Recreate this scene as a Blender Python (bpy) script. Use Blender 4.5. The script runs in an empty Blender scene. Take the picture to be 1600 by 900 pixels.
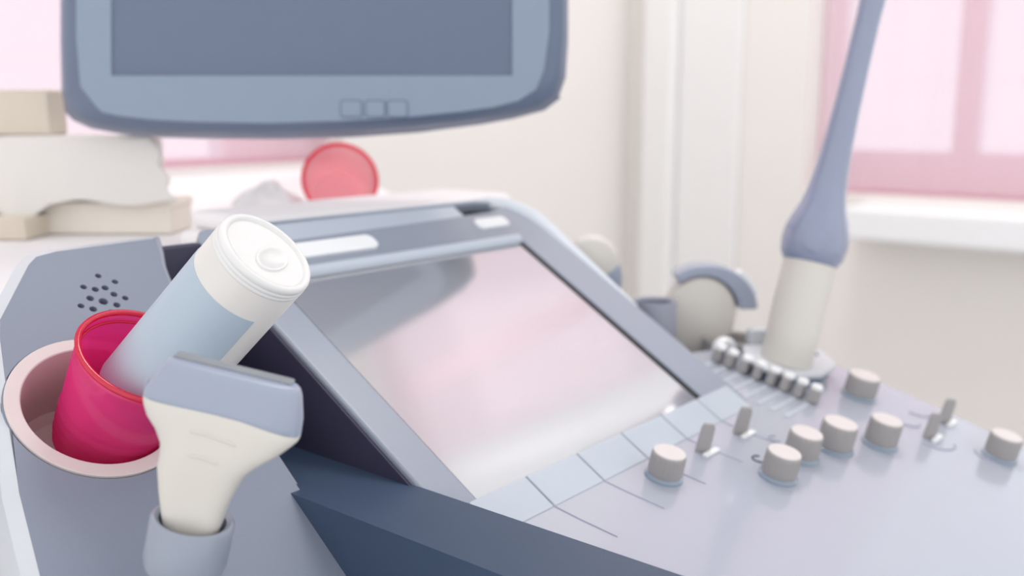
import bpy, bmesh, math, random
from math import sin, cos, radians as R, pi
from mathutils import Vector, Matrix, noise
random.seed(4)
sc = bpy.context.scene
C = sc.collection
V = Vector

# ------------------------------------------------------------------ camera, world, lights, exposure
# World axes: X runs along the width of the ultrasound console, Y towards its back, Z up (metres).
CZ = 1.08                                  # eye height of the camera
HEAD, PITCH, FPX = R(39.5), R(10.2), 1521.0
cam = bpy.data.objects.new('camera', bpy.data.cameras.new('camera'))
C.objects.link(cam)
cam.location = (0, 0, CZ)
cam.rotation_euler = (R(90) - PITCH, 0, HEAD - R(90))
cam.data.sensor_width = 36.0
cam.data.lens = 36.0 * FPX / 1600
cam.data.clip_start = 0.02
cam.data.dof.use_dof = True
cam.data.dof.focus_distance = 0.50
cam.data.dof.aperture_fstop = 5.0
sc.camera = cam

w = bpy.data.worlds.new('daylight'); sc.world = w; w.use_nodes = True
bg = w.node_tree.nodes['Background']
bg.inputs[0].default_value = (0.97, 0.98, 1.0, 1); bg.inputs[1].default_value = 1.3

def area(name, loc, target, sx, sy, power, col=(1, 1, 1)):
    l = bpy.data.lights.new(name, 'AREA'); l.shape = 'RECTANGLE'; l.size = sx; l.size_y = sy
    l.energy = power; l.color = col
    o = bpy.data.objects.new(name, l); C.objects.link(o); o.location = loc
    o.rotation_euler = (V(target) - V(loc)).to_track_quat('-Z', 'Y').to_euler()
    return o
area('added_wall_fill', (1.7, 0.75, 3.5), (1.7, 0.75, 0), 1.2, 0.6, 27, (1, .98, .95))  # added light, lifts the walls relative to the console

sc.view_settings.view_transform = 'Standard'
sc.view_settings.look = 'None'
sc.view_settings.gamma = 1
sc.view_settings.use_curve_mapping = False
sc.view_settings.exposure = 0.0

# ------------------------------------------------------------------ helpers
def srgb(r, g, b):
    f = lambda c: (c / 255 / 12.92) if c / 255 <= .04045 else ((c / 255 + .055) / 1.055) ** 2.4
    return (f(r), f(g), f(b), 1)

def mat(name, rgb, rough=.5, metal=0, coat=0, var=.03, scale=60, bump=0, trans=0, ior=1.45, spec=.5, coat_rough=.05):
    m = bpy.data.materials.new(name); m.use_nodes = True
    nt = m.node_tree; b = nt.nodes['Principled BSDF']
    c = srgb(*rgb)
    n = nt.nodes.new('ShaderNodeTexNoise'); n.inputs['Scale'].default_value = scale; n.inputs['Detail'].default_value = 3
    tc = nt.nodes.new('ShaderNodeTexCoord'); nt.links.new(tc.outputs['Object'], n.inputs['Vector'])
    mx = nt.nodes.new('ShaderNodeMix'); mx.data_type = 'RGBA'
    mx.inputs[6].default_value = tuple(max(0, x * (1 - var)) for x in c[:3]) + (1,)
    mx.inputs[7].default_value = tuple(min(1, x * (1 + var)) for x in c[:3]) + (1,)
    nt.links.new(n.outputs['Fac'], mx.inputs[0]); nt.links.new(mx.outputs[2], b.inputs['Base Color'])
    b.inputs['Roughness'].default_value = rough; b.inputs['Metallic'].default_value = metal
    b.inputs['Coat Weight'].default_value = coat; b.inputs['Coat Roughness'].default_value = coat_rough
    b.inputs['Transmission Weight'].default_value = trans; b.inputs['IOR'].default_value = ior
    b.inputs['Specular IOR Level'].default_value = spec
    if bump:
        bp = nt.nodes.new('ShaderNodeBump'); bp.inputs['Strength'].default_value = bump; bp.inputs['Distance'].default_value = .002
        nt.links.new(n.outputs['Fac'], bp.inputs['Height']); nt.links.new(bp.outputs['Normal'], b.inputs['Normal'])
    return m

M = {}
M['wall'] = mat('painted_plaster', (239, 235, 231), .8, var=.015, scale=6, bump=.1)
M['ceiling'] = mat('ceiling_paint', (250, 250, 250), .9)
M['floor'] = mat('floor_vinyl', (200, 198, 196), .4)
M['white'] = mat('white_gloss_paint', (246, 247, 248), .35)
M['sheet'] = mat('white_cotton', (247, 243, 243), .9, var=.02, scale=30, bump=.2)
M['shell'] = mat('blue_grey_plastic', (149, 156, 170), .38, coat=.35, var=.02, scale=400, bump=.03, coat_rough=.25)
M['wing'] = mat('matt_blue_grey_plastic', (131, 139, 155), .55, coat=.08, var=.02, scale=400, bump=.03, coat_rough=.4)
M['casing'] = mat('casing_paint', (240, 239, 238), .5)
M['sheet_white'] = mat('white_tissue', (250, 250, 250), .9)
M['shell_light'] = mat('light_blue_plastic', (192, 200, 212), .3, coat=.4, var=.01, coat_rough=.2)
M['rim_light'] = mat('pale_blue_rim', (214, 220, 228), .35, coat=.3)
M['rim'] = mat('pale_rim_plastic', (206, 209, 214), .35, coat=.2)
M['recess'] = mat('recess_shade_plastic', (58, 56, 78), .45, var=.08, scale=20)  # shade inside the pocket is put into this dark base colour
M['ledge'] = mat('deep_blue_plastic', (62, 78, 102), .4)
M['black'] = mat('black_rubber', (22, 24, 32), .6)
M['panel'] = mat('lavender_panel', (176, 180, 193), .25, coat=.8, var=.01, coat_rough=.1)
M['key'] = mat('pale_blue_key', (190, 198, 208), .3, coat=.4, var=.01, coat_rough=.15)
M['knob'] = mat('warm_grey_plastic', (170, 166, 165), .5, var=.02)
M['knob_top'] = mat('pale_grey_plastic', (222, 214, 212), .45, var=.02)
M['skirt'] = mat('blue_translucent_ring', (142, 156, 172), .25, coat=.6)
M['ink'] = mat('blue_ink', (58, 66, 92), .5)
M['ink_pale'] = mat('grey_ink', (176, 176, 196), .5)
M['cream'] = mat('cream_plastic', (216, 211, 203), .38, var=.01, coat=.2, coat_rough=.2)
M['probe_blue'] = mat('probe_blue_grey', (158, 166, 184), .32, coat=.3, coat_rough=.15)
M['shaft'] = mat('glossy_blue_grey', (140, 148, 172), .16, coat=1)
M['lens'] = mat('grey_rubber_lens', (140, 144, 150), .55, var=.08, scale=300)
M['liner'] = mat('cream_pink_liner', (216, 202, 200), .45)
M['bottle'] = mat('white_bottle_plastic', (226, 222, 217), .38, coat=.15)
M['cap'] = mat('white_cap_plastic', (232, 231, 229), .32, coat=.2)
M['label'] = mat('pale_blue_label', (181, 195, 208), .42, var=.01)
M['box'] = mat('cream_card', (236, 229, 218), .8, var=.02)
M['box_tan'] = mat('tan_card', (216, 205, 190), .8, var=.03)
M['drape'] = mat('grey_white_paper', (228, 224, 219), .85, var=.02, scale=20)
M['mon_face'] = mat('monitor_blue_face', (138, 152, 172), .35, coat=.3, coat_rough=.2)
M['mon_body'] = mat('monitor_shaded_blue', (100, 113, 137), .35, coat=.3)  # face blue darkened, carries the shade of the downward bevel
M['mon_lcd'] = mat('matt_lcd', (158, 162, 168), .35, coat=.2)
M['mon_lip'] = mat('monitor_grey_lip', (150, 152, 166), .4)

def m_screen():
    m = bpy.data.materials.new('glossy_lcd'); m.use_nodes = True; nt = m.node_tree
    b = nt.nodes['Principled BSDF']; b.inputs['Base Color'].default_value = srgb(150, 150, 153); b.inputs['Roughness'].default_value = .4
    g = nt.nodes.new('ShaderNodeBsdfGlossy'); g.inputs['Roughness'].default_value = .09; g.inputs['Color'].default_value = (.93, .92, .93, 1)
    lw = nt.nodes.new('ShaderNodeLayerWeight'); lw.inputs['Blend'].default_value = .5
    mr = nt.nodes.new('ShaderNodeMapRange'); mr.inputs[3].default_value = .42; mr.inputs[4].default_value = .85
    mx = nt.nodes.new('ShaderNodeMixShader')
    nt.links.new(lw.outputs['Fresnel'], mr.inputs[0]); nt.links.new(mr.outputs[0], mx.inputs[0])
    nt.links.new(b.outputs[0], mx.inputs[1]); nt.links.new(g.outputs[0], mx.inputs[2])
    nt.links.new(mx.outputs[0], nt.nodes['Material Output'].inputs[0])
    return m
M['screen'] = m_screen()

def m_thin(name, tcol, dcol, ft, fg=.12, rough=.12):
    """thin coloured see-through sheet: straight transmission + translucency + gloss"""
    m = bpy.data.materials.new(name); m.use_nodes = True; nt = m.node_tree
    nt.nodes.remove(nt.nodes['Principled BSDF'])
    t = nt.nodes.new('ShaderNodeBsdfTransparent'); t.inputs[0].default_value = tcol
    s = nt.nodes.new('ShaderNodeBsdfTranslucent'); s.inputs[0].default_value = dcol
    d = nt.nodes.new('ShaderNodeBsdfDiffuse'); d.inputs[0].default_value = dcol
    g = nt.nodes.new('ShaderNodeBsdfGlossy'); g.inputs['Roughness'].default_value = rough
    n = nt.nodes.new('ShaderNodeTexNoise'); n.inputs['Scale'].default_value = 40
    a = nt.nodes.new('ShaderNodeMixShader'); a.inputs[0].default_value = .5
    b = nt.nodes.new('ShaderNodeMixShader'); b.inputs[0].default_value = ft
    c = nt.nodes.new('ShaderNodeMixShader'); c.inputs[0].default_value = fg
    nt.links.new(s.outputs[0], a.inputs[1]); nt.links.new(d.outputs[0], a.inputs[2])
    nt.links.new(a.outputs[0], b.inputs[1]); nt.links.new(t.outputs[0], b.inputs[2])
    nt.links.new(b.outputs[0], c.inputs[1]); nt.links.new(g.outputs[0], c.inputs[2])
    nt.links.new(c.outputs[0], nt.nodes['Material Output'].inputs[0])
    return m
M['blind'] = m_thin('pink_blind_fabric', (1, .93, .96, 1), srgb(228, 190, 201), .56, .0)
M['glass'] = m_thin('window_glass', (.98, .99, 1, 1), (.8, .8, .8, 1), .97, .04, .02)
M['pink'] = m_thin('pink_clear_plastic', srgb(255, 165, 220), srgb(250, 84, 165), .36, .06, .12)
M['pink_pale'] = m_thin('coral_clear_plastic', srgb(255, 225, 228), srgb(255, 196, 203), .45, .06, .2)
M['coral_rim'] = m_thin('coral_plastic_edge', srgb(255, 120, 140), srgb(255, 96, 122), .15, .06, .2)
M['pink_rim'] = m_thin('red_plastic_edge', srgb(245, 50, 95), srgb(240, 44, 92), .15, .07, .15)

def smooth(me, ang=35):
    me.polygons.foreach_set('use_smooth', [True] * len(me.polygons)); me.set_sharp_from_angle(angle=R(ang))

def obj(name, bm, m, parent=None, mtx=None, bevel=0, seg=3, ang=35, sub=0, solid=0):
    bmesh.ops.recalc_face_normals(bm, faces=bm.faces)
    me = bpy.data.meshes.new(name); bm.to_mesh(me); bm.free()
    me.materials.append(M[m] if isinstance(m, str) else m); smooth(me, ang)
    o = bpy.data.objects.new(name, me); C.objects.link(o)
    if parent: o.parent = parent
    if mtx is not None: o.matrix_local = mtx
    if solid:
        s = o.modifiers.new('solidify', 'SOLIDIFY'); s.thickness = solid; s.offset = 0
    if bevel:
        b = o.modifiers.new('bevel', 'BEVEL'); b.width = bevel; b.segments = seg; b.limit_method = 'ANGLE'; b.angle_limit = R(40)
        b.harden_normals = True
    if sub:
        s = o.modifiers.new('subdivision', 'SUBSURF'); s.levels = sub; s.render_levels = sub
    return o

def tag(o, label=None, cat=None, group=None, kind=None):
    if label: o['label'] = label
    if cat: o['category'] = cat
    if group: o['group'] = group
    if kind: o['kind'] = kind
    return o

def thing(name, label, cat, mtx=None, group=None):
    o = bpy.data.objects.new(name, None); C.objects.link(o); o.empty_display_size = .02
    if mtx is not None: o.matrix_world = mtx
    return tag(o, label, cat, group)

def struct(o): o['kind'] = 'structure'; return o

def box(x0, x1, y0, y1, z0, z1, bm=None):
    bm = bm or bmesh.new()
    vs = [bm.verts.new((x, y, z)) for x in (x0, x1) for y in (y0, y1) for z in (z0, z1)]
    for f in ((0, 1, 3, 2), (4, 6, 7, 5), (0, 4, 5, 1), (2, 3, 7, 6), (0, 2, 6, 4), (1, 5, 7, 3)):
        bm.faces.new([vs[i] for i in f])
    return bm

def prism(pts, z0, z1, bm=None):
    bm = bm or bmesh.new()
    a = [bm.verts.new((x, y, z0)) for x, y in pts]; b = [bm.verts.new((x, y, z1)) for x, y in pts]
    bm.faces.new(a); bm.faces.new(b); n = len(pts)
    for i in range(n): bm.faces.new((a[i], a[(i + 1) % n], b[(i + 1) % n], b[i]))
    return bm

def circle(cx, cy, r, n=48, a0=0, a1=2 * pi, ry=None):
    full = abs(a1 - a0 - 2 * pi) < 1e-6; k = n if full else n + 1
    return [(cx + r * cos(a0 + (a1 - a0) * i / n), cy + (ry or r) * sin(a0 + (a1 - a0) * i / n)) for i in range(k)]

def rrect(x0, x1, y0, y1, r, n=6):
    p = []
    for cx, cy, a in ((x1 - r, y1 - r, 0), (x0 + r, y1 - r, pi / 2), (x0 + r, y0 + r, pi), (x1 - r, y0 + r, 3 * pi / 2)):
        p += circle(cx, cy, r, n, a, a + pi / 2)
    return p

def holed(outer, holes, z0, z1, chamfer=None):
    """plate with real holes between z0 (bottom) and z1 (top). chamfer: list of (width, depth) per hole"""
    bm = bmesh.new(); loops = []
    def loop(pts, z):
        vs = [bm.verts.new((x, y, z)) for x, y in pts]
        es = [bm.edges.new((vs[i], vs[(i + 1) % len(vs)])) for i in range(len(vs))]
        return vs, es
    tops = [loop(outer, z1)] + [loop(h, z1) for h in holes]
    bmesh.ops.triangle_fill(bm, use_beauty=True, edges=[e for l in tops for e in l[1]])
    bots = [loop(outer, z0)] + [loop(h, z0) for h in holes]
    bmesh.ops.triangle_fill(bm, use_beauty=True, edges=[e for l in bots for e in l[1]])
    for (t, _), (b, _) in zip(tops, bots):
        n = len(t)
        for i in range(n): bm.faces.new((t[i], t[(i + 1) % n], b[(i + 1) % n], b[i]))
    return bm

def lathe(prof, n=64, bm=None, a0=0, a1=2 * pi, closed_prof=False):
    """prof: (radius, z)"""
    bm = bm or bmesh.new(); full = abs(a1 - a0 - 2 * pi) < 1e-6; k = n if full else n + 1
    rings = []
    for r, z in prof:
        if r < 1e-7: rings.append([bm.verts.new((0, 0, z))])
        else: rings.append([bm.verts.new((r * cos(a0 + (a1 - a0) * i / n), r * sin(a0 + (a1 - a0) * i / n), z)) for i in range(k)])
    pairs = list(zip(rings, rings[1:])) + ([(rings[-1], rings[0])] if closed_prof else [])
    for A, B in pairs:
        for i in range(n):
            j = (i + 1) % k
            f = [A[i % len(A)], A[j % len(A)], B[j % len(B)], B[i % len(B)]]
            u = [];
            for v in f:
                if v not in u: u.append(v)
            if len(u) > 2: bm.faces.new(u)
    return bm

def loft(sections, cap=True, bm=None):
    bm = bm or bmesh.new(); rs = [[bm.verts.new(p) for p in s] for s in sections]; n = len(rs[0])
    for A, B in zip(rs, rs[1:]):
        for i in range(n): bm.faces.new((A[i], A[(i + 1) % n], B[(i + 1) % n], B[i]))
    if cap: bm.faces.new(rs[0]); bm.faces.new(rs[-1])
    return bm

def tube(path, r, n=12, bm=None):
    path = [V(p) for p in path]; secs = []; up = V((0, 0, 1))
    for i, p in enumerate(path):
        t = (path[min(i + 1, len(path) - 1)] - path[max(i - 1, 0)]).normalized()
        if abs(t.dot(up)) > .95: up = V((0, 1, 0))
        a = t.cross(up).normalized(); b = a.cross(t).normalized()
        rr = r[i] if isinstance(r, (list, tuple)) else r
        secs.append([p + a * rr * cos(2 * pi * k / n) + b * rr * sin(2 * pi * k / n) for k in range(n)])
    return loft(secs, True, bm)

def frame(o, ex, ey, ez):
    m = Matrix((ex, ey, ez)).transposed().to_4x4(); m.translation = V(o); return m

def T(x, y, z): return Matrix.Translation((x, y, z))

def tilt_frame(deg, y0, z0):
    t = R(deg); return frame((0, y0, z0 + CZ), V((1, 0, 0)), V((0, cos(t), sin(t))), V((0, -sin(t), cos(t))))
FS = tilt_frame(30.9, .533, -.113)       # plane of the touch screen housing
FL = tilt_frame(38.0, .584, -.083)       # plane of the left wing with the speaker
FP = tilt_frame(13.0, .334, -.232)       # plane of the knob panel

# view-aligned axes, used to give measured things their measured directions in the room
CR = V((sin(HEAD), -cos(HEAD), 0))
CF = V((cos(HEAD) * cos(PITCH), sin(HEAD) * cos(PITCH), -sin(PITCH)))
CU = CR.cross(CF)
def at(px, py, d):                         # the room point measured at photo position (px, py), d metres in
    return V((0, 0, CZ)) + CR * ((px - 800) / FPX * d) - CU * ((py - 450) / FPX * d) + CF * d
def cdir(r, d, f): return (CR * r - CU * d + CF * f).normalized()

# ------------------------------------------------------------------ the room
WX, WY, CEIL = 2.6, 1.67, 2.60 + CZ
def wall_x(name, x, t, ys, zs, holes):
    # rectangular wall with rectangular holes, built in the (y, z) plane
    outer = [(ys[0], zs[0]), (ys[1], zs[0]), (ys[1], zs[1]), (ys[0], zs[1])]
    bm = holed(outer, [[(a, c), (b, c), (b, d), (a, d)] for a, b, c, d in holes], 0, t)
    return bm
WZ0, WZ1 = CZ - .215, CZ + 2.46
struct(obj('floor', box(-1.6, WX + .25, -2.2, WY + .25, -.1, 0), 'floor'))
struct(obj('ceiling', box(-1.6, WX + .25, -2.2, WY + .25, CEIL, CEIL + .1), 'ceiling'))
F_RW = frame((WX, 0, 0), V((0, 1, 0)), V((0, 0, 1)), V((1, 0, 0)))
struct(obj('wall_right', wall_x('r', WX, .25, (-2.2, WY + .25), (0, CEIL), [(-.9, 1.10, WZ0, WZ1)]), 'wall', mtx=F_RW))
F_BW = frame((0, WY, 0), V((1, 0, 0)), V((0, 0, 1)), V((0, 1, 0)))
struct(obj('wall_back', wall_x('b', WX, .25, (-1.6, WX), (0, CEIL), [(-.2, 1.44, CZ - .105, WZ1)]), 'wall', mtx=F_BW))

def window(name, F, x0, x1, z0, z1, mull, rail=.115):
    # frame in the wall opening, local x along the wall, y up, z outwards
    bm = holed([(x0, z0), (x1, z0), (x1, z1), (x0, z1)],
               [[(a, z0 + rail), (b, z0 + rail), (b, z1 - .07), (a, z1 - .07)] for a, b in mull], .10, .16)
    o = struct(obj(name, bm, 'white', mtx=F, bevel=.006))
    g = bmesh.new()
    for a, b in mull: box(a - .002, b + .002, z0 + rail - .002, z1 - .068, .128, .134, g)
    obj('pane', g, 'glass', o)
    return o
window('window_1', F_RW, -.9, 1.10, WZ0, WZ1, [(-.83, -.3), (-.24, .28), (.34, .68), (.745, 1.04)])
window('window_2', F_BW, -.2, 1.44, CZ - .105, WZ1, [(-.12, .5), (.56, 1.20)], .015)
# window sill on the right wall
o = obj('trim_1', prism([(-.95, CZ - .236), (.93, CZ - .236), (.93, CZ - .32), (-.95, CZ - .32)], -.14, .10), 'white', mtx=F_RW, bevel=.012)
struct(o)
# boxed pipe casings on the right wall, left of the window
struct(obj('trim_2', prism([(1.49, 0), (1.60, 0), (1.60, CEIL), (1.49, CEIL)], -.055, 0), 'casing', mtx=F_RW, bevel=.015))
struct(obj('trim_3', prism([(1.29, 0), (1.489, 0), (1.489, CEIL), (1.29, CEIL)], -.02, 0), 'casing', mtx=F_RW, bevel=.008))

def blind(F, x0, x1, z0, z1, depth, label, name='window_blind', waves=7, n=60):
    root = thing(name, label, 'blind', F)
    bm = bmesh.new(); rows = []
    for j in range(2):
        z = z0 if j == 0 else z1
        rows.append([bm.verts.new((x0 + (x1 - x0) * i / n, z, depth + .004 * sin(i / n * waves * 2 * pi))) for i in range(n + 1)])
    for i in range(n): bm.faces.new((rows[0][i], rows[0][i + 1], rows[1][i + 1], rows[1][i]))
    obj('fabric', bm, 'blind', root)
    obj('hem_bar', box(x0, x1, z0 - .004, z0 + .008, depth - .005, depth + .005), 'blind', root)
    obj('headrail', box(x0 - .01, x1 + .01, z1, z1 + .05, depth - .02, depth + .03), 'white', root, bevel=.005)
    return root
blind(F_RW, .40, 1.08, WZ0 - .001 + .006, WZ1 - .06, .045, 'pink translucent blind over the window above the white sill on the right')
blind(F_BW, .10, 1.43, CZ - .10, WZ1 - .06, .045, 'pink blind in the far window between the monitor and the white couch')

# added lamp body, out of view, for the light that brightens the walls
lt = thing('added_ceiling_lamp', 'added flat white rectangular ceiling lamp, out of view, for brightening the walls', 'lamp', T(1.7, .75, CEIL))
obj('housing', box(-.65, .65, -.35, .35, -.05, 0), 'white', lt, bevel=.01)
obj('diffuser', box(-.6, .6, -.3, .3, -.062, -.05), 'ceiling', lt)

# ------------------------------------------------------------------ ultrasound console
US = thing('ultrasound_console', 'blue-grey ultrasound machine console with touch screen, knobs and a cup holder', 'ultrasound machine', T(0, 0, 0))

# pedestal under the panels
def side_body(x0, x1, prof):               # prof: (y, z) outline extruded along x
    bm = bmesh.new(); a = [bm.verts.new((x0, y, z + CZ)) for y, z in prof]; b = [bm.verts.new((x1, y, z + CZ)) for y, z in prof]
    bm.faces.new(a); bm.faces.new(b); n = len(prof)
    for i in range(n): bm.faces.new((a[i], a[(i + 1) % n], b[(i + 1) % n], b[i]))
    return bm
obj('console_body', side_body(.19, .86, [(.575, -.245), (.575, -.33), (.10, -.40), (.04, -.34), (.04, -.325), (.334, -.268), (.40, -.252)]), 'shell', US, bevel=.006)
obj('column', box(.40, .68, .22, .50, .16, CZ - .36), 'shell', US, bevel=.04, seg=5)
obj('base', box(.24, .84, .05, .62, .06, .17), 'shell', US, bevel=.03, seg=5)
for x in (.29, .79):
    for y in (.10, .57):
        obj('wheel', lathe([(0, -.018), (.045, -.018), (.055, -.01), (.055, .01), (.045, .018), (0, .018)], 32), 'black', US,
            mtx=Matrix.Translation((x, y, .055)) @ Matrix.Rotation(pi / 2, 4, 'Y'))

# knob panel
obj('control_panel', prism([(.371, -.30), (.385, -.31), (.80, -.31), (.838, -.30), (.866, -.175), (.880, -.09), (.886, -.03), (.881, .0), (.862, .03), (.79, .083), (.765, .0895), (.56, .0895), (.371, .0)], -.030, 0),
    'panel', US, FP, bevel=.006, seg=4)

# left wing: plate with the holder opening and speaker holes
HC, HR = (.2485, -.117), .0480
spk = [(.2905, -.0235, 1), (.2981, -.0301, 1), (.278, -.0308, 1), (.2838, -.034, 1.1), (.29, -.0339, 1.1), (.2927, -.0401, 1.1), (.2979, -.0444, 1),
       (.2777, -.0404, 1.15), (.284, -.0444, 1.4), (.2904, -.0487, 1.1), (.27, -.0451, 1), (.2756, -.049, 1.15), (.2847, -.0537, 1.1), (.279, -.0555, 1), (.293, -.0565, 1)]
wing = [(.343, .0028), (.335, -.02), (.3305, -.04), (.327, -.08), (.325, -.20), (.325, -.30), (.30, -.33), (.17, -.33), (.165, -.28), (.190, -.155), (.2186, -.0597), (.2238, -.0463), (.2554, -.0075), (.262, -.0020), (.275, .0006)]
o = obj('wing_plate', holed(wing, [circle(*HC, HR, 72)] + [circle(x, y, .0019 * k, 20) for x, y, k in spk], -.006, 0), 'wing', US, FL, bevel=.0003, seg=2, ang=30)
o['label'] = 'blue-grey left wing with round speaker holes'
obj('speaker_backing', box(.262, .305, -.062, -.015, -.016, -.0065), 'black', US, FL)
# skirt walls of the wing, flaring outwards like the pale side bevel in the photo
def grow(pts, d, cx=.26, cy=-.15):
    out = []
    n = len(pts)
    for i, (x, y) in enumerate(pts):
        a = V(pts[i - 1]); b = V(pts[(i + 1) % n]); t = (b - a).normalized(); nrm = V((t.y, -t.x))
        if nrm.dot(V((x - cx, y - cy))) < 0: nrm = -nrm
        out.append((x + nrm.x * d, y + nrm.y * d))
    return out
g1 = [p if p[0] > .324 and p[1] < 0 else q for p, q in zip(wing, grow(wing, .0065))]
g1[0] = (.345, .009); 
bm = bmesh.new()
loft([[(x, y, 0) for x, y in wing], [(x, y, -.0045) for x, y in g1], [(x, y, -.035) for x, y in g1]], False, bm)
o = obj('wing_side', bm, 'rim', US, FL, ang=50); o['label'] = 'pale bevelled side of the left wing'
obj('wing_divider', tube([(.343, .003, -.001), (.3395, -.010, -.0015), (.335, -.022, -.002), (.3308, -.042, -.0025), (.3275, -.08, -.003), (.3255, -.20, -.003)], .0022), 'mon_lip', US, FL)
# pocket between wing and screen housing
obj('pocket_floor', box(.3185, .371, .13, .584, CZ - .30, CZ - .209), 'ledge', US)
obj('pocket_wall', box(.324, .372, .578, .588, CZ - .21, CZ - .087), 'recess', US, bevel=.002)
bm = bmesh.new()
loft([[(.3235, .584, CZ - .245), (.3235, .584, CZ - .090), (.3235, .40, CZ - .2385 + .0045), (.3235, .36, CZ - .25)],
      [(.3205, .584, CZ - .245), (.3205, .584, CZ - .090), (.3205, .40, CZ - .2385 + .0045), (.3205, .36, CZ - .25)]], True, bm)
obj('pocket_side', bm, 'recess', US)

# holder liner
bm = lathe([(.0475, -.004), (.0474, .0010), (.0470, .0014), (.0402, .0014), (.0396, .0010), (.0392, .0), (.0368, -.030), (.0350, -.046), (.030, -.050), (0, -.050),
            (0, -.052), (.031, -.052), (.0366, -.047), (.0385, -.030), (.040, -.006), (.0405, -.004)], 80)
o = obj('cup_holder', bm, 'liner', US, FL @ T(HC[0], HC[1], 0), ang=24); o['label'] = 'pale pinkish round cup holder liner'
obj('holder_gap', lathe([(.0478, -.002), (.0482, -.002), (.0482, -.012), (.0478, -.012)], 72, closed_prof=True), 'black', US, FL @ T(HC[0], HC[1], 0))

# touch screen housing: outline with rounded right corner, screen opening and handle slot
X0, X1 = .3705, .7125
S0, S1 = -.2355, .0675
outl = [(X0, S0), (X1 - .008, S0), (X1, S0 + .012), (X1, .018), (X1 - .002, .034), (X1 - .007, .046), (X1 - .016, .0565), (X1 - .033, .0645), (X1 - .053, .0675), (.40, S1), (X0 + .006, S1 - .002), (X0, S1 - .012)]
SX0, SX1, SS0, SS1 = .4000, .6600, -.2065, .0
slot = [(.405, .0435), (.60, .0475), (.662, .0495), (.690, .0535), (.692, .0555), (.684, .0595), (.662, .0635), (.600, .0640), (.405, .0640)]
hole = [(SX0 - .0012, SS0 - .001), (SX1 + .0055, SS0 - .001), (SX1 + .0055, SS1 + .0030), (SX0 - .0012, SS1 + .0030)]
o = obj('screen_housing', holed(outl, [hole, slot], -.045, 0), 'shell', US, FS, bevel=.0022, seg=3)
o['label'] = 'raised blue-grey bezel around the touch screen'
# rear slot: light floor and dark far end
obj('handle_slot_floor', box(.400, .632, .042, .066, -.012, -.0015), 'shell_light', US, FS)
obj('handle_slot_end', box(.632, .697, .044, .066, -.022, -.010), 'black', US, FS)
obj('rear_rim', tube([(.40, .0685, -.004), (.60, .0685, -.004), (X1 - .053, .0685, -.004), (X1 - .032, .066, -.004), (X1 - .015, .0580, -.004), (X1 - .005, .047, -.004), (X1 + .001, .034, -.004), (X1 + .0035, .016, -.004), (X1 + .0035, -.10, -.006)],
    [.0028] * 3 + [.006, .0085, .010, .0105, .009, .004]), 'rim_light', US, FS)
# pale bar painting the reflection above the screen, dark gasket on its right
obj('top_edge_highlight', tube([(.4000, .0058, .0005), (.6605, .0058, .0005)], .0048, 20), 'shell_light', US, FS)
obj('gasket', box(SX1 - .0008, SX1 + .0036, SS0, SS1 + .001, -.0014, -.0004), 'black', US, FS)
o = obj('touch_screen', box(SX0 - .001, SX1 + .001, SS0 - .001, SS1 + .001, -.008, -.0012), 'screen', US, FS)
o['label'] = 'glossy touch screen reflecting the pink window'
# side wall of the housing, its shade put into the dark colour
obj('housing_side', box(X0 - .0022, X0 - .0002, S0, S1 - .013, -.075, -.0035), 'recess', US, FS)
# housing buttons
o = obj('bezel_button', prism(rrect(.430, .509, .0205, .0365, .0065), -.001, .0028), 'white', US, FS, bevel=.0012); o['label'] = 'long white bezel button'
o = obj('bezel_button', prism(rrect(.631, .671, .0255, .0385, .0045), -.001, .0028), 'white', US, FS, bevel=.0012); o['label'] = 'short white bezel button'
# soft keys below the screen
kx = [.389, .442, .495, .548, .601, .654, .7045]
for i in range(6):
    obj('soft_key', prism(rrect(kx[i] + .0007, kx[i + 1] - .0007, -.2345, -.2085, .0012, 3), -.006, .0016), 'key', US, FS, bevel=.0007)
for i in range(1, 6): obj('panel_seam', tube([(kx[i], .000, .0002), (kx[i] + .002, -.020, .0002), (kx[i] + .006, -.045, .0002)], .00045, 6), 'ink_pale', US, FP)

# rotary knobs
def knob(x, s, r, h):
    k = obj('rotary_knob', lathe([(0, .003), (r * .99, .003), (r * 1.03, .0045), (r * 1.0, h * .75), (r * .985, h - .0014), (r * .95, h - .0003)], 40), 'knob', US, FP @ T(x, s, 0), ang=50)
    k['label'] = 'grey rotary knob with pale top'
    obj('knob_cap', lathe([(r * .955, h - .0004), (r * .93, h + .0004), (r * .6, h + .0008), (0, h + .001)], 40), 'knob_top', k)
    obj('knob_skirt', lathe([(r * 1.16, 0), (r * 1.15, .0015), (r * .96, .0032), (r * .7, .0032)], 40), 'skirt', k)
    bm = bmesh.new()
    for i in range(28):
        a = i / 28 * 2 * pi
        tube([(r * 1.012 * cos(a), r * 1.012 * sin(a), .005), (r * .995 * cos(a), r * .995 * sin(a), h - .002)], .00035, 5, bm)
    obj('grip_ribs', bm, 'knob', k)
for a in [(.8246, -.0476, .0133, .0195), (.6964, -.0765, .0129, .0215), (.7404, -.0966, .0121, .0215), (.6562, -.0671, .0120, .020),
          (.6107, -.0706, .0119, .0195), (.5362, -.0227, .0113, .0185), (.8169, -.1675, .0119, .0195)]: knob(*a)

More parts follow.
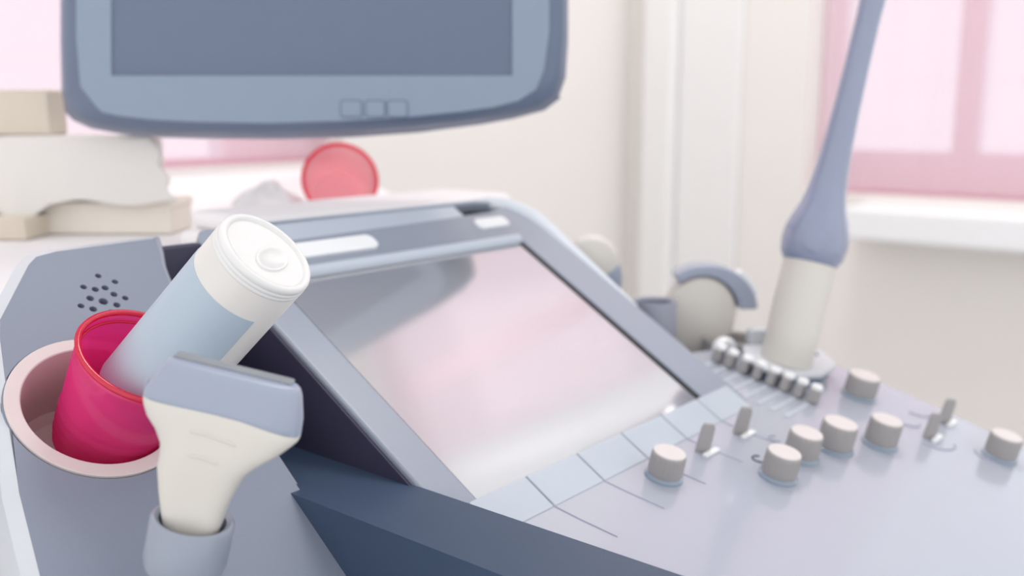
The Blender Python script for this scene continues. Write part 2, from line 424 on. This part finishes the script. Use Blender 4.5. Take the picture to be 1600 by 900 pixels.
# paddle switches
def paddle(x, s, bright=True):
    p = thing_part = obj('paddle_switch', prism([(-.0055, 0), (.0055, 0), (.0050, .019), (.0035, .0225), (-.0035, .0225), (-.0050, .019)], -.0014, .0014), 'knob', US,
                         FP @ T(x, s, 0) @ Matrix.Rotation(R(-38), 4, 'Z') @ Matrix.Rotation(pi / 2, 4, 'X'), bevel=.0008)
    p['label'] = 'upright grey paddle switch'
    o = obj('switch_marker', prism(rrect(-.0095, .0095, -.0022, .0022, .0012), 0, .0022), 'white', US, FP @ T(x + .003, s - .0055, 0), bevel=.0006)
    o['label'] = 'small white bar in front of a paddle switch'
paddle(.648, -.0215); paddle(.594, -.0195); paddle(.795, -.118); paddle(.842, -.116)

# gain sliders
sl = [.0627, .0503, .0362, .0228, .0095, -.0035, -.0162, -.0287]
for i, s in enumerate(sl):
    o = obj('slider_slot', prism(rrect(.714, .762, s - .0022, s + .0024, .0020), 0, .0006), 'key', US, FP, bevel=.0002)
    k = obj('slider_knob', loft([[(-.0062, -.0035, .001), (.0062, -.0035, .001), (.0062, .0035, .001), (-.0062, .0035, .001)],
                                 [(-.0056, -.0034, .006), (.0056, -.0034, .006), (.0056, .0034, .006), (-.0056, .0034, .006)],
                                 [(-.0056, -.0030, .0115), (.0050, -.0030, .0115), (.0050, .0030, .0115), (-.0056, .0030, .0115)]]), 'knob', US, FP @ T(.767, s, 0) @ Matrix.Scale(1.1, 4), bevel=.001)
    k['label'] = 'small grey gain slider knob'
    obj('knob_cap', lathe([(.0044, .0), (.0047, .0016), (.0040, .0032), (0, .0040)], 24), 'white', k, T(.0012, 0, .0105))

# printed marks
def arc_mark(x, s, r, a0, a1, m='ink', th=.0006, sq=1):
    pts = [(x + r * cos(a), s + r * sq * sin(a), .0003) for a in [a0 + (a1 - a0) * i / 16 for i in range(17)]]
    obj('printed_mark', tube(pts, th, 6), m, US, FP)
arc_mark(.6225, -.0500, .0045, R(20), R(250), 'ink'); arc_mark(.6665, -.0420, .0045, R(20), R(250), 'ink_pale')
arc_mark(.8446, -.0930, .011, R(160), R(290), 'ink_pale', .0008); arc_mark(.8117, -.0940, .011, R(160), R(290), 'ink_pale', .0008)
arc_mark(.795, -.122, .0165, R(170), R(300), 'ink_pale', .0008); arc_mark(.8169, -.1675, .0185, R(110), R(180), 'ink_pale', .0008)

# probe holders on the far side of the console
def ring_at(name, p, r, h, m, axis=None, label=None):
    z = axis or V((0, 0, 1)); x = V((1, 0, 0)); y = z.cross(x).normalized(); x = y.cross(z)
    o = obj(name, lathe([(r, 0), (r, h), (r * .93, h + .002), (r * .80, h), (r * .78, .003), (0, .002), (0, 0)], 48), m, US, frame(p, x, y, z))
    if label: o['label'] = label
    return o
obj('holder_rail', box(.735, .80, .405, .60, CZ - .262, CZ - .222), 'shell', US, bevel=.008)
FPi = FP
# flange under the tall probe
pts = [(.774, -.0051), (.803, -.0192), (.8374, -.0170), (.850, -.010), (.862, .006), (.860, .0145), (.835, .040), (.795, .055), (.770, .040), (.764, .018)]
o = obj('probe_dock', prism(pts, .0085, .0135), 'rim', US, FP, bevel=.0018); o['label'] = 'pale flange with a screw hole that carries the tall probe'
obj('screw_hole', lathe([(0, .0136), (.0030, .0136), (.0032, .0139), (0, .0140)], 20), 'black', o, T(.8450, .006, 0))
obj('dock_base', prism([(.812 + (x - .812) * .9, .012 + (y - .012) * .9) for x, y in pts], -.002, .0085), 'mon_body', o)
US_RINGS = []
ring_at('probe_ring', at(1022, 522, .90), .020, .030, 'mon_lip', label='grey probe holder behind the bezel')
ring_at('probe_ring', at(1142, 568, .93), .027, .024, 'knob', label='grey probe holder behind the gain sliders')

# ------------------------------------------------------------------ pink cup in the holder
base = V((.2533, .5059, CZ - .1839)); rimc = V((.2620, .4651, CZ - .1252))
az_ = (rimc - base).normalized(); ax_ = V((1, 0, 0)); ay_ = az_.cross(ax_).normalized(); ax_ = ay_.cross(az_)
H = (rimc - base).length
FC = frame(base, ax_, ay_, az_)
cup = thing('plastic_cup', 'translucent bright pink plastic cup leaning in the console cup holder with a gel bottle inside', 'cup', FC)
rt, rb = .0345, .0256
prof = [(0, .0006), (rb - .004, .0006), (rb - .001, .0022)]
for k in range(1, 25):
    t = k / 24; r = rb + (rt - rb) * t ** .8
    if .08 < t < .45: r += .0006 * (1 if k % 2 else -1)
    prof.append((r, .0022 + (H - .0045) * t))
obj('cup_wall', lathe(prof, 80), 'pink', cup, solid=.0009, ang=60)
obj('cup_rim', lathe([(rt + .0017 * cos(a), H - .0012 + .0016 * sin(a)) for a in [i / 10 * 2 * pi for i in range(10)]], 80, closed_prof=True), 'pink_rim', cup, ang=80)
obj('cup_bead', lathe([(rt - .0016 + .0007 * cos(a), H - .0065 + .0007 * sin(a)) for a in [i / 8 * 2 * pi for i in range(8)]], 80, closed_prof=True), 'pink_rim', cup, ang=80)

# ------------------------------------------------------------------ gel bottle in the cup
top = at(418, 393, .48); A = (top - at(205, 640, .530)).normalized()
E3 = (-CF - A * (-CF).dot(A)).normalized(); E1 = A.cross(E3) * -1
if E1.dot(CR) < 0: E1 = -E1
E2 = A.cross(E1)                                    # local y; camera side is -y or +y, resolved below
FB = frame(top, E1, E2, A)
gb = thing('gel_bottle', 'white bottle with a pale blue label leaning upside down in the pink cup', 'bottle', FB)
br = .0260; L = .120; sgn = 1 if E2.dot(-CF) > 0 else -1
obj('bottle_body', lathe([(0, -L - .024), (.006, -L - .024), (.007, -L - .012), (br * .45, -L - .009), (br * .85, -L - .004), (br, -L + .004), (br, -.0085), (br * .985, -.0078), (0, -.0078)], 96), 'bottle', gb, ang=50)
cf = pi / 2 * sgn                                   # angle that faces the camera
a_right = cf - sgn * R(54)                          # label edge on the right side
lo, hi = (a_right, a_right + R(300)) if sgn > 0 else (a_right - R(300), a_right)
bm = lathe([(br * .99, -L + .006), (br + .0004, -L + .006), (br + .0004, -.0238), (br * .99, -.0238)], 96, a0=lo, a1=hi)
obj('label_wrap', bm, 'label', gb, ang=50)
obj('bottle_cap', lathe([(br * .98, -.0082), (br * 1.0, -.0076), (br * 1.005, -.0064), (br * .985, -.0058), (br * 1.005, -.0050), (br * 1.005, -.0040), (br * .985, -.0034),
                         (br * 1.0, -.0028), (br * .995, -.0010), (br * .965, .0002), (br * .92, .0006), (br * .86, .0002), (br * .83, -.0012), (br * .5, -.0014), (0, -.0014)], 96), 'cap', gb, ang=50)
obj('cap_dimple', lathe([(br * .50, -.0016), (br * .48, -.0004), (br * .40, -.0002), (br * .36, -.0010), (0, -.0011)], 40), 'cap', gb, T(br * .16, 0, 0) @ Matrix.Scale(.55, 4, (1, 0, 0)), ang=60)

# ------------------------------------------------------------------ linear probe in front
u = .000263
e1 = cdir(.97, .243, 0.05); e2 = cdir(.243, -.97, -.22); e3 = e1.cross(e2).normalized(); e2 = e3.cross(e1)
FPr = frame(at(350, 600, .40), e1, e2, e3)          # local z faces the camera
lp = thing('linear_probe', 'flat-topped ultrasound probe with blue-grey head and cream grip in front of the gel bottle', 'ultrasound probe', FPr)
secs = [(25, -80, 106, 22), (23.5, -87, 113, 26), (19, -92, 118, 29), (10, -97, 122, 31), (-10, -106, 127, 33), (-26, -114, 131, 35), (-42, -118, 133, 36), (-55, -116, 133, 37), (-73, -107, 124, 38),
        (-90, -91, 110, 39), (-112, -78, 86, 40), (-132, -75, 68, 40), (-152, -76, 58, 39), (-194, -66, 46, 37), (-250, -50, 38, 34), (-330, -42, 33, 30), (-345, -36, 27, 25)]
def sec(b, l, r, th, wave=0, n=56, grow=1.0):
    c = (l + r) / 2; hw = (r - l) / 2 * grow; th *= grow; out = []
    for i in range(n):
        a = 2 * pi * i / n; e = .55
        x = hw * abs(cos(a)) ** e * (1 if cos(a) >= 0 else -1); z = th * abs(sin(a)) ** (e + .15) * (1 if sin(a) >= 0 else -1)
        xx = (c + x)
        bb = b + wave * (5 * cos((xx - 5) / 70) - 8 * max(0, (xx - 40) / 90))
        out.append((xx * u, bb * u, z * u))
    return out
def interp(b):
    for p, q in zip(secs, secs[1:]):
        if q[0] <= b <= p[0]:
            t = (p[0] - b) / (p[0] - q[0]); return tuple(p[k] + (q[k] - p[k]) * t for k in range(1, 4))
head = [(b,) + tuple(s) for b, *s in secs if b > -30]
hs = [sec(b, *s) for b, *s in head] + [sec(-36, *interp(-36), wave=.6), sec(-43, *interp(-43), wave=1), sec(-45, *interp(-45), wave=1, grow=.96)]
o = obj('probe_head', loft(hs), 'probe_blue', lp, bevel=0, ang=60)
bs = [sec(-41, *interp(-41), wave=1, grow=.96), sec(-44, *interp(-44), wave=1, grow=.985), sec(-47, *interp(-47), wave=.95), sec(-58, *interp(-58), wave=.5)] + [sec(b, *s) for b, *s in secs if b < -70]
obj('probe_grip', loft(bs), 'cream', lp, ang=60)
obj('probe_lens', prism(rrect(-84 * u, 104 * u, -12 * u, 14 * u, 6 * u), 0, 5 * u), 'lens', lp, frame((0, 23 * u, -8 * u), V((1, 0, 0)), V((0, 0, -1)), V((0, 1, 0))), bevel=.0004)
obj('side_marker', box(-119 * u, -112 * u, -42 * u, -22 * u, -4 * u, 6 * u), 'probe_blue', lp, bevel=.0008)
for (a0, b0, a1, b1, bow) in ((-30, -73, 46, -80, 4), (-24, -112, 26, -115, 3)):
    pts = []
    for i in range(13):
        t = i / 12; a = a0 + (a1 - a0) * t; b = b0 + (b1 - b0) * t + bow * sin(pi * t); l, r, th = interp(b)
        q = min(1, abs(a - (l + r) / 2) / ((r - l) / 2)); z = th * (1 - q ** (2 / .55)) ** .35
        pts.append((a * u, b * u, (z - .2) * u))
    obj('grip_ridge', tube(pts, [.0001] + [.0007] * 11 + [.0001], 8), 'cream', lp, ang=80)
# strain relief and cable run down from the handle into the holder
obj('cable', tube([(-4 * u, -340 * u, 0), (-4 * u, -380 * u, -.004), (0, -460 * u, -.012), (.002, -560 * u, -.03), (.004, -640 * u, -.06)], [.006, .005, .0035, .0032, .0032]), 'probe_blue', lp)
# the bracket that holds the probe, fixed to the wing's front edge
bp = FPr @ V((-6 * u, -262 * u, 0))
hz = e2; hx = e1; hy = hz.cross(hx)
o = obj('front_probe_holder', lathe([(.0135, -.004), (.0165, -.004), (.0175, 0), (.0175, .018), (.0160, .0195), (.0140, .018), (.0135, .0)], 48, closed_prof=True), 'shell', US,
    frame(bp - hz * .012, hx, hy, hz), ang=50)
q0 = bp - hz * .006 + V((0, .016, 0)); q1 = FL @ V((.235, -.27, -.002))
obj('holder_arm', tube([q0, (q0 + q1) / 2 + V((0, 0, -.01)), q1], .006), 'shell', US)

# ------------------------------------------------------------------ tall endocavity probe standing on the dock
d0 = .865
pb = at(1226, 573, d0); pt = at(1322, 172, d0); az2 = (pt - pb).normalized()
yy = az2.cross(V((1, 0, 0))).normalized(); xx = yy.cross(az2)
ep = thing('endocavity_probe', 'tall upright ultrasound probe with cream handle, blue-grey bulb and thin shaft', 'ultrasound probe', frame(pb, xx, yy, az2))
k = d0 / FPX
obj('probe_handle', lathe([(0, .001), (37 * k, 0), (40 * k, 3 * k), (40.5 * k, 60 * k), (40.5 * k, 130 * k), (40 * k, 166 * k), (38 * k, 176 * k), (0, 176 * k)], 56), 'cream', ep, ang=50)
obj('probe_shaft', lathe([(0, 163 * k), (34 * k, 163 * k), (42 * k, 167 * k), (48.5 * k, 178 * k), (51.5 * k, 198 * k), (50 * k, 218 * k), (44 * k, 238 * k), (36.5 * k, 256 * k), (31 * k, 278 * k), (27 * k, 308 * k),
                          (23.5 * k, 350 * k), (21 * k, 412 * k), (19.5 * k, 480 * k), (19 * k, 560 * k), (20.5 * k, 600 * k), (19 * k, 620 * k), (12 * k, 632 * k), (0, 636 * k)], 64), 'shaft', ep, ang=70)
b_ = obj('thumb_pad', lathe([(0, .0016), (.006, .0012), (.0095, 0), (.009, -.001)], 32), 'shaft', ep,
         Matrix.Translation(((-V(CF) * 0).x, 0, 0)) @ frame((0, 0, 0), V((1, 0, 0)), V((0, 1, 0)), V((0, 0, 1))))
loc = Matrix(frame(pb, xx, yy, az2)).inverted().to_3x3() @ (-CF + V(CR) * -.30)
loc.z = 0; loc.normalize()
b_.matrix_local = frame(loc * (50.0 * k) + V((0, 0, 196 * k)), V((0, 0, 1)).cross(loc), V((0, 0, 1)), loc)

# ------------------------------------------------------------------ convex probes parked behind
def convex(name, label, c, d, body, band, yaw, th, lens=None, rings=True):
    # profiles in photo-size units around c, extruded to real thickness and turned by yaw
    k = d / FPX; r = (Matrix.Rotation(R(yaw), 3, 'Z') @ CR); f = V((-r.y, r.x, 0)); f = f if f.dot(CF) > 0 else -f
    z = V((0, 0, 1)); F = frame(at(*c, d), r, z, -f)
    root = thing(name, label, 'ultrasound probe', F)
    s = 1 / cos(R(yaw))
    def secs_(poly, hw):
        cx = sum((p[0] - c[0]) * s * k for p in poly) / len(poly); cy = sum(-(p[1] - c[1]) * k for p in poly) / len(poly)
        P = [((p[0] - c[0]) * s * k, -(p[1] - c[1]) * k) for p in poly]
        out = []
        for zf, sf in ((-1, .80), (-.93, .90), (-.75, .965), (-.4, 1), (.4, 1), (.75, .965), (.93, .90), (1, .80)):
            out.append([(cx + (x - cx) * sf, cy + (y - cy) * sf, zf * hw) for x, y in P])
        return loft(out)
    obj('probe_body', secs_(body, th), 'cream', root, ang=80)
    if band: 
        P = [((p[0] - c[0]) * s * k, -(p[1] - c[1]) * k) for p in band]
        obj('probe_band', prism(P, -th * .95, th * 1.08), 'probe_blue', root, bevel=.003, ang=40)
    if lens:
        P = [((p[0] - c[0]) * s * k, -(p[1] - c[1]) * k) for p in lens]
        obj('probe_lens', prism(P, -th * .6, th * .6), 'white', root, bevel=.0015, ang=40)
    return root
def ell(cx, cy, rx, ry, a0, a1, n=24):
    return [(cx + rx * cos(R(a0 + (a1 - a0) * i / n)), cy - ry * sin(R(a0 + (a1 - a0) * i / n))) for i in range(n + 1)]
band = ell(1098, 482, 80, 72, 3, 128) + ell(1092, 487, 57, 60, 128, 8)
body = ell(1092, 487, 56, 60, 0, 180) + [(1037, 505), (1044, 530), (1054, 550), (1060, 572), (1128, 572), (1130, 545), (1142, 515)]
lens = ell(1101, 479, 84, 76, 18, 52) + ell(1098, 482, 79, 71, 52, 18)
convex('convex_probe', 'cream convex ultrasound probe with a curved blue-grey band left of the tall probe', (1100, 500), .945, body, band, 0, .015, lens)
body = ell(923, 408, 42, 42, -20, 200) + [(884, 430), (895, 470), (930, 470), (958, 440)]
band2 = [(932, 428), (950, 420), (966, 408), (969, 430), (968, 475), (915, 475), (925, 445)]
convex('convex_probe', 'cream rounded ultrasound probe peeking out just behind the touch screen bezel', (930, 430), .93, body, band2, 0, .017)
# small rolled cable end and pale plug on the far edge of the panel
cl = thing('cable_clip', 'small white ring clip behind the first gain sliders', 'clip', frame(at(1131, 546, .89), CR, V((0, 0, 1)), CR.cross(V((0, 0, 1)))))
obj('clip_ring', lathe([(.0035, -.004), (.0100, -.005), (.0115, -.003), (.0115, .004), (.0095, .006), (.004, .005)], 36, closed_prof=True), 'white', cl, Matrix.Rotation(R(28), 4, 'Y'), ang=50)
obj('clip_foot', box(-.006, .006, -.018, -.009, -.005, .004), 'white', cl, bevel=.002)
tag(obj('cable_plug', prism(rrect(-.011, .011, -.012, .014, .004), -.008, .008), 'rim', None, frame(at(1186, 536, .90), CR, V((0, 0, 1)), CR.cross(V((0, 0, 1)))), bevel=.002),
    'pale grey plug between the ring clip and the tall probe', 'plug')

# ------------------------------------------------------------------ monitor above
MD = .885
hz_ = V((cos(HEAD), sin(HEAD), 0))
def mon_pt(px, py):                                   # lateral / height in the monitor's plane
    d = CR * (px - 800) - CU * (py - 450) + CF * FPX; t = MD / d.dot(hz_); p = d * t
    return (p.dot(CR), p.z)
FM = frame(V((0, 0, CZ)) + hz_ * MD, CR, V((0, 0, 1)), -hz_)
mon = thing('monitor', 'large blue-grey ultrasound monitor hanging above the console', 'monitor', FM)
outer = [(84, 172), (98, 186), (125, 198), (180, 208), (240, 212), (300, 214), (420, 215), (540, 212), (650, 204), (750, 191), (800, 182), (850, 169), (875, 150), (886, 120), (890, 60), (892, -590), (880, -635), (850, -650), (120, -650), (88, -635), (76, -590), (76, 60), (78, 140)]
face = [(150, 166), (160, 176), (190, 182), (235, 187), (265, 189), (310, 191), (420, 193), (530, 190), (630, 184), (720, 175), (770, 168), (810, 158), (838, 140), (850, 110), (858, 50), (860, -570), (850, -605), (825, -620), (160, -620), (128, -605), (118, -570), (120, 60), (126, 135)]
Po = [mon_pt(*p) for p in outer]; Pf = [mon_pt(*p) for p in face]
mid = [((a[0] * .35 + b[0] * .65), (a[1] * .35 + b[1] * .65)) for a, b in zip(Pf, Po)]
obj('monitor_shell', loft([[(x, y, .000) for x, y in Pf], [(x, y, -.008) for x, y in mid], [(x, y, -.022) for x, y in Po], [(x, y, -.034) for x, y in Po],
                           [(x * .93 - .013, y * .93 + .012, -.050) for x, y in Po], [(x * .7 - .055, y * .7 + .055, -.085) for x, y in Po]]), 'mon_body', mon, ang=50)
lipc = [mon_pt(*p) for p in outer[:13]]
obj('lower_lip', tube([(x, y + .0012, -.026) for x, y in lipc], .0035), 'mon_lip', mon)
# face with screen opening
f_in = [mon_pt(*p) for p in [(175, 118), (800, 118), (800, -560), (175, -560)]]
obj('monitor_bezel', holed(Pf, [f_in], -.003, .0015), 'mon_face', mon, bevel=.0008)
obj('monitor_screen', box(f_in[0][0] - .001, f_in[1][0] + .001, f_in[0][1] - .001, f_in[2][1] + .001, -.004, -.0012), 'mon_lcd', mon)
for x0, x1 in ((534, 565), (573, 601), (607, 636)):
    a = mon_pt(x0, 182); b = mon_pt(x1, 158)
    o = obj('monitor_button', prism(rrect(a[0], b[0], a[1], b[1], .0022), .0, .0030), 'mon_face', mon, bevel=.0006)
    obj('button_groove', prism(rrect(a[0] - .0011, b[0] + .0011, a[1] - .0011, b[1] + .0011, .003), .0, .0018), 'mon_body', o)
# arm behind the monitor reaching to the back wall
obj('monitor_arm', tube([(-.19, .13, -.08), (-.19, .13, -.16), (-.24, .13, -.4), (-.30, .13, -.94)], .018), 'mon_body', mon)
obj('arm_plate', box(-.26, -.12, .07, .19, -.09, -.07), 'mon_body', mon, bevel=.008)

# ------------------------------------------------------------------ white couch behind and what lies on it
TZ = CZ - .115
co = thing('exam_couch', 'white sheet-covered couch top behind the console', 'couch', T(0, 0, 0))
obj('couch_pad', prism([(-.25, .64), (.76, .64), (1.38, 1.655), (-.25, 1.655)], TZ - .11, TZ), 'sheet', co, bevel=.02, seg=5)
obj('couch_frame', prism([(-.22, .67), (.73, .67), (1.32, 1.63), (-.22, 1.63)], TZ - .17, TZ - .111), 'white', co, bevel=.01)
for x in (-.17, 1.30):
    for y in (.71, 1.58): x = min(x, .70 + (y - .71) * .55) if x > 0 else x; obj('leg', box(x - .02, x + .02, y - .02, y + .02, 0, TZ - .165), 'white', co, bevel=.004)

def cloth(fn, nx, ny, name, m, label, cat, solid=.002):
    bm = bmesh.new(); g = [[bm.verts.new(fn(i / nx, j / ny)) for i in range(nx + 1)] for j in range(ny + 1)]
    for j in range(ny):
        for i in range(nx): bm.faces.new((g[j][i], g[j][i + 1], g[j + 1][i + 1], g[j + 1][i]))
    return tag(obj(name, bm, m, solid=solid, ang=80), label, cat)

# folded white towel
F_T = frame((.76, .70, TZ), V((1, 0, 0)), V((0, 1, 0)), V((0, 0, 1)))
tw = thing('folded_towel', 'folded white towel on the couch in front of the small pink cup', 'towel', F_T)
for i in range(2):
    obj('towel_layer', box(-.30 + .01 * i, .06 - .03 * i, -.055 + .004 * i, .055 - .004 * i, .0003 + .016 * i, .0003 + .016 * (i + 1)), 'sheet', tw, bevel=.0078, seg=5)

# small pink cup lying behind the towel
cp = V((.690, .807, TZ + .0445)); ca = (-CF * .85 + CR * .22 + V((0, 0, .12))); ca.normalize()
cx = ca.cross(V((0, 0, 1))).normalized(); cy = ca.cross(cx)
c2 = thing('plastic_cup', 'coral pink plastic cup lying on its side on the couch under the monitor', 'cup', frame(cp, cx, cy, ca))
obj('cup_wall', lathe([(0, -.070), (.026, -.070), (.028, -.067), (.0385, 0)], 48), 'pink_pale', c2, solid=.001, ang=50)
obj('cup_rim', lathe([(.039 + .0022 * cos(a), .0022 * sin(a)) for a in [i / 8 * 2 * pi for i in range(8)]], 48, closed_prof=True), 'coral_rim', c2, ang=80)

# crumpled tissue beside the cup
def tis(i, j):
    a = i * 2 * pi; r = .045 * (1 - j) + .002; n_ = noise.noise(V((cos(a) * 2, sin(a) * 2, j * 3)))
    return (.640 + (r * (1 + .35 * n_)) * cos(a) , .865 + (r * (1 + .35 * n_)) * sin(a), TZ + .002 + .040 * j ** .6 + .006 * n_ * j)
cloth(tis, 36, 12, 'paper_tissue', 'sheet_white', 'crumpled white tissue left of the coral cup', 'tissue', .0015)

# boxes and draped paper at the left
FH = frame(at(120, 360, .93).xy.to_3d() + V((0, 0, TZ)), CR, V((CR.y * -1, CR.x, 0)), V((0, 0, 1)))
kk = .93 / FPX
bx = thing('cardboard_box', 'low cream cardboard box under the draped paper at the left edge', 'box', FH)
obj('box_body', box(-190 * kk, 150 * kk, .0, .06, .0005, .030), 'box', bx, bevel=.003)
obj('box_lid', box(-192 * kk, 152 * kk, -.002, .062, .024, .033), 'box', bx, bevel=.003)
ps = tag(obj('paper_stack', box(-200 * kk, 118 * kk, .006, .045, .0335, .090), 'drape', mtx=FH, bevel=.004), 'stack of cream paper covered by the draped sheet', 'paper stack')
tb = tag(obj('cardboard_box', box(-60 * kk, 45 * kk, -.045, .0, .0005, .021), 'box_tan', mtx=FH @ T(-88 * kk, .0, 0), bevel=.002), 'flat tan cardboard box below the hanging paper point', 'box')
FH2 = FH @ T(0, 0, .1065)
tag(obj('cardboard_box', box(-260 * kk, -30 * kk, .004, .040, -.0125, .030), 'box_tan', mtx=FH2, bevel=.003), 'tan cardboard box on top of the draped paper left of the monitor corner', 'box')
def drape(i, j):
    # i runs along the width, j from the back of the top over the front edge to the hanging hem
    x = (-205 + 335 * i) * kk
    tip = max(0, 1 - abs(x / kk + 80) / 48)
    drop = .061 + .020 * max(0, -x / kk - 30) / 170 * 0 + .020 * tip + .003 * sin(i * 17)
    if j < .4:
        y = .046 - (.046 + .0035) * (j / .4); z = .0925 + .0012 * sin(i * 11 + j * 9)
    else:
        t = (j - .4) / .6; y = -.0045 - .006 * t - .0022 * (1 + sin(i * 14)) * t - .014 * tip * t; z = .0925 - t * drop
        x += (i ** 4) * t * 34 * kk
    return FH @ V((x + (i ** 12) * .003 * sin(j * 26), y, z))
cloth(drape, 90, 40, 'draped_paper', 'drape', 'grey-white paper sheet draped over the cream box with a hanging point', 'paper sheet', .0012)
